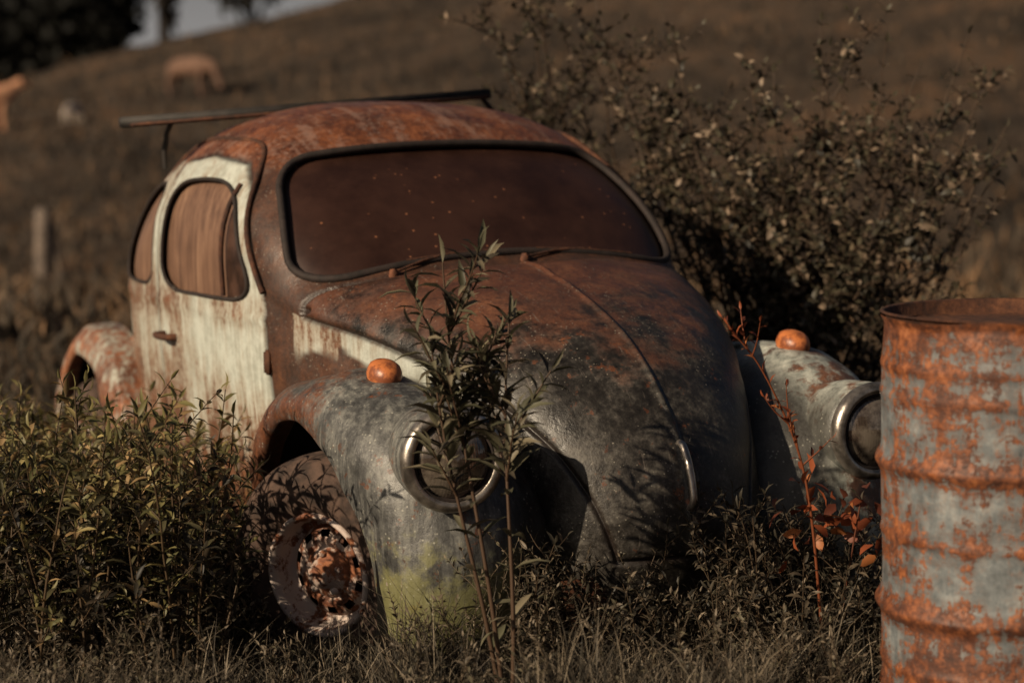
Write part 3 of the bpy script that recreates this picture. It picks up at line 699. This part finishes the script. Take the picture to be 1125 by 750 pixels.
# ------------------------------------------------------------------ DISTANT THINGS
def tz(D,L): return float(terrain(np.array([D]),np.array([L]))[0])
M_post=simple('weathered_wood',(.13,.10,.08),.9,.5,12)
fp=empty('fence_post',W(36,-8.05,tz(36,-8.05)))
hh=1.15
lathe('post',[(-.2,.17),(0,.17),(hh*.5,.16),(hh-.03,.15),(hh,.12),(hh+.01,.0005)],(0,0,0),(0,.03,1),M_post,fp,10)
lathe('stay',[(-.2,.05),(0,.05),(.5,.045),(.9,.04),(.92,.0005)],(.30*S,.30*C,0),(-.25*S,-.25*C,1),M_post,fp,8)
def cow(name,D,L,col,face,graze=True,k=1.):
    m=simple(name+'_hide',col,.8,.3,2)
    me=bpy.data.meshes.new(name)
    J=[(0,0,1.05,.30,.36),(.45,0,1.08,.29,.36),(-.45,0,1.07,.30,.38),(-.85,0,1.12,.22,.28),(.80,0,1.14,.22,.28),
       (1.10,0,1.12 if graze else 1.35,.15,.2),(1.35,0,.80 if graze else 1.55,.12,.15),(1.50,0,.50 if graze else 1.50,.11,.11),(1.60,0,.28 if graze else 1.36,.07,.08)]
    v=[(a,b,c) for a,b,c,_,_ in J];r=[(d,e) for *_,d,e in J];e=[(0,1),(0,2),(2,3),(1,4),(4,5),(5,6),(6,7),(7,8)]
    for s in (-1,1):
        i=len(v);v+=[(.72,s*.17,.80),(.70,s*.17,.42),(.72,s*.17,.22),(.75,s*.17,.02)];r+=[(.12,.12),(.065,.065),(.05,.05),(.055,.055)];e+=[(4,i),(i,i+1),(i+1,i+2),(i+2,i+3)]
        i=len(v);v+=[(-.72,s*.18,.78),(-.92,s*.18,.48),(-.84,s*.18,.22),(-.80,s*.18,.02)];r+=[(.16,.16),(.07,.07),(.05,.05),(.055,.055)];e+=[(3,i),(i,i+1),(i+1,i+2),(i+2,i+3)]
        i=len(v);hz=J[6][2];v+=[(1.30,s*.22,hz+.08)];r+=[(.04,.02)];e+=[(6,i)]
    i=len(v);v+=[(-1.08,0,1.15),(-1.13,0,.75),(-1.13,0,.45)];r+=[(.03,.03),(.02,.02),(.04,.04)];e+=[(3,i),(i,i+1),(i+1,i+2)]
    me.from_pydata(v,e,[]);me.materials.append(m);o=bpy.data.objects.new(name,me);link(o)
    md=o.modifiers.new('s','SKIN')
    for sv,(a,b) in zip(me.skin_vertices[0].data,r): sv.radius=(a,b)
    me.skin_vertices[0].data[0].use_root=True
    sb=o.modifiers.new('sub','SUBSURF');sb.levels=2;sb.render_levels=2
    o.location=W(D,L,tz(D,L));o.rotation_euler=(0,0,face+math.atan2(C,S));o.scale=(k,)*3
    return o
cow('cow',68,-10.3,(.13,.070,.045),-.7,True,.95)
cow('cow.001',64,-16.15,(.55,.28,.16),.5,False)
cow('cow.002',64,-13.3,(.50,.42,.36),1.3,True,.45)
M_tl=leafmat('distant_leaf',.15,.8)
def tree(name,D,L,h,rx,rz,zc,nl,col):
    F=Fol();b=np.array(W(D,L,tz(D,L)-.3))
    path=curve_path(b,(0,0,1),h*.8,8,.05,0);F.stem(path,np.linspace(h*.035,h*.01,9),(.02,.015,.012),8)
    cen=[]
    for k in range(26):
        d=rv();p=b+np.array([0,0,zc])+d*np.array([rx,rx,rz])*rng.uniform(.4,1.);cen.append(p)
        i=rng.integers(3,8);F.stem(np.stack([path[i],(path[i]+p)/2+rv(.4),p]),[h*.012,h*.007,h*.003],(.02,.015,.012),4)
    for k in range(nl):
        c=cen[rng.integers(26)];F.leaf(c+rng.normal(size=3)*rx*.22,rv(),rv(),.75,.55,np.array(col)*rng.uniform(.4,1.4))
    F.build(name,M_tl)
dk=(.008,.008,.006)
tree('tree',118,-29,14,4.4,4.8,6,3500,dk);tree('tree.001',112,-22.0,15,2.6,6.0,6.,4000,dk)
tree('tree.002',112,-31,12,4,4.5,4,2500,dk);tree('tree.003',112,-24.5,9,3.4,3.4,2.6,3000,dk)
tree('tree.004',128,-20.8,15,1.0,5.5,9,600,(.05,.042,.035));tree('tree.005',135,-16.5,13,2.8,2.6,8.9,1700,(.015,.014,.011))
# ------------------------------------------------------------------ LIGHT, WORLD, CAMERA
sunh=np.array([.20,-.955]);sunh/=np.linalg.norm(sunh);el=math.radians(26)
sd_=Vector((sunh[0]*math.cos(el),sunh[1]*math.cos(el),math.sin(el)))
l=bpy.data.lights.new('sun','SUN');l.energy=5.0;l.angle=math.radians(.6);l.color=(1,.81,.58)
lo=bpy.data.objects.new('sun',l);link(lo);lo.rotation_euler=sd_.to_track_quat('Z','Y').to_euler()
w=bpy.data.worlds.new('World');scene.world=w;w.use_nodes=True;wt=w.node_tree
sk=wt.nodes.new('ShaderNodeTexSky');sk.sky_type='NISHITA';sk.sun_disc=False;sk.sun_elevation=el;sk.sun_rotation=math.atan2(sunh[0],sunh[1]);sk.dust_density=4.;sk.ozone_density=.5;sk.air_density=.8
# pale haze bank low on the horizon
tc=wt.nodes.new('ShaderNodeTexCoord');sx=wt.nodes.new('ShaderNodeSeparateXYZ');wt.links.new(tc.outputs['Generated'],sx.inputs[0])
hz=wt.nodes.new('ShaderNodeMapRange');hz.interpolation_type='SMOOTHSTEP';wt.links.new(sx.outputs[2],hz.inputs[0])
hz.inputs[1].default_value=.14;hz.inputs[2].default_value=.02;hz.inputs[3].default_value=0;hz.inputs[4].default_value=.85
mx=wt.nodes.new('ShaderNodeMix');mx.data_type='RGBA';wt.links.new(hz.outputs[0],mx.inputs[0]);wt.links.new(sk.outputs[0],mx.inputs[6]);mx.inputs[7].default_value=(10.5,10.0,9.7,1)
bg=wt.nodes['Background'];bg.inputs[1].default_value=.030;wt.links.new(mx.outputs[2],bg.inputs[0])
cd=bpy.data.cameras.new('camera');co=bpy.data.objects.new('camera',cd);link(co);scene.camera=co
cd.lens=2300/1125*36;cd.sensor_width=36;cd.clip_end=4000;cd.clip_start=.1
pt=.104;rl=-.010
Rv=Vector((S,C,0));Fv=Vector((-C*math.cos(pt),S*math.cos(pt),-math.sin(pt)));Uv=Rv.cross(Fv)
R2=Rv*math.cos(rl)+Uv*math.sin(rl);U2=-Rv*math.sin(rl)+Uv*math.cos(rl)
M=Matrix((R2,U2,-Fv)).transposed().to_4x4();M.translation=Vector(CAM);co.matrix_world=M
cd.dof.use_dof=True;cd.dof.focus_distance=5.0;cd.dof.aperture_fstop=2.2
scene.view_settings.view_transform='Standard';scene.view_settings.look='None';scene.view_settings.exposure=0
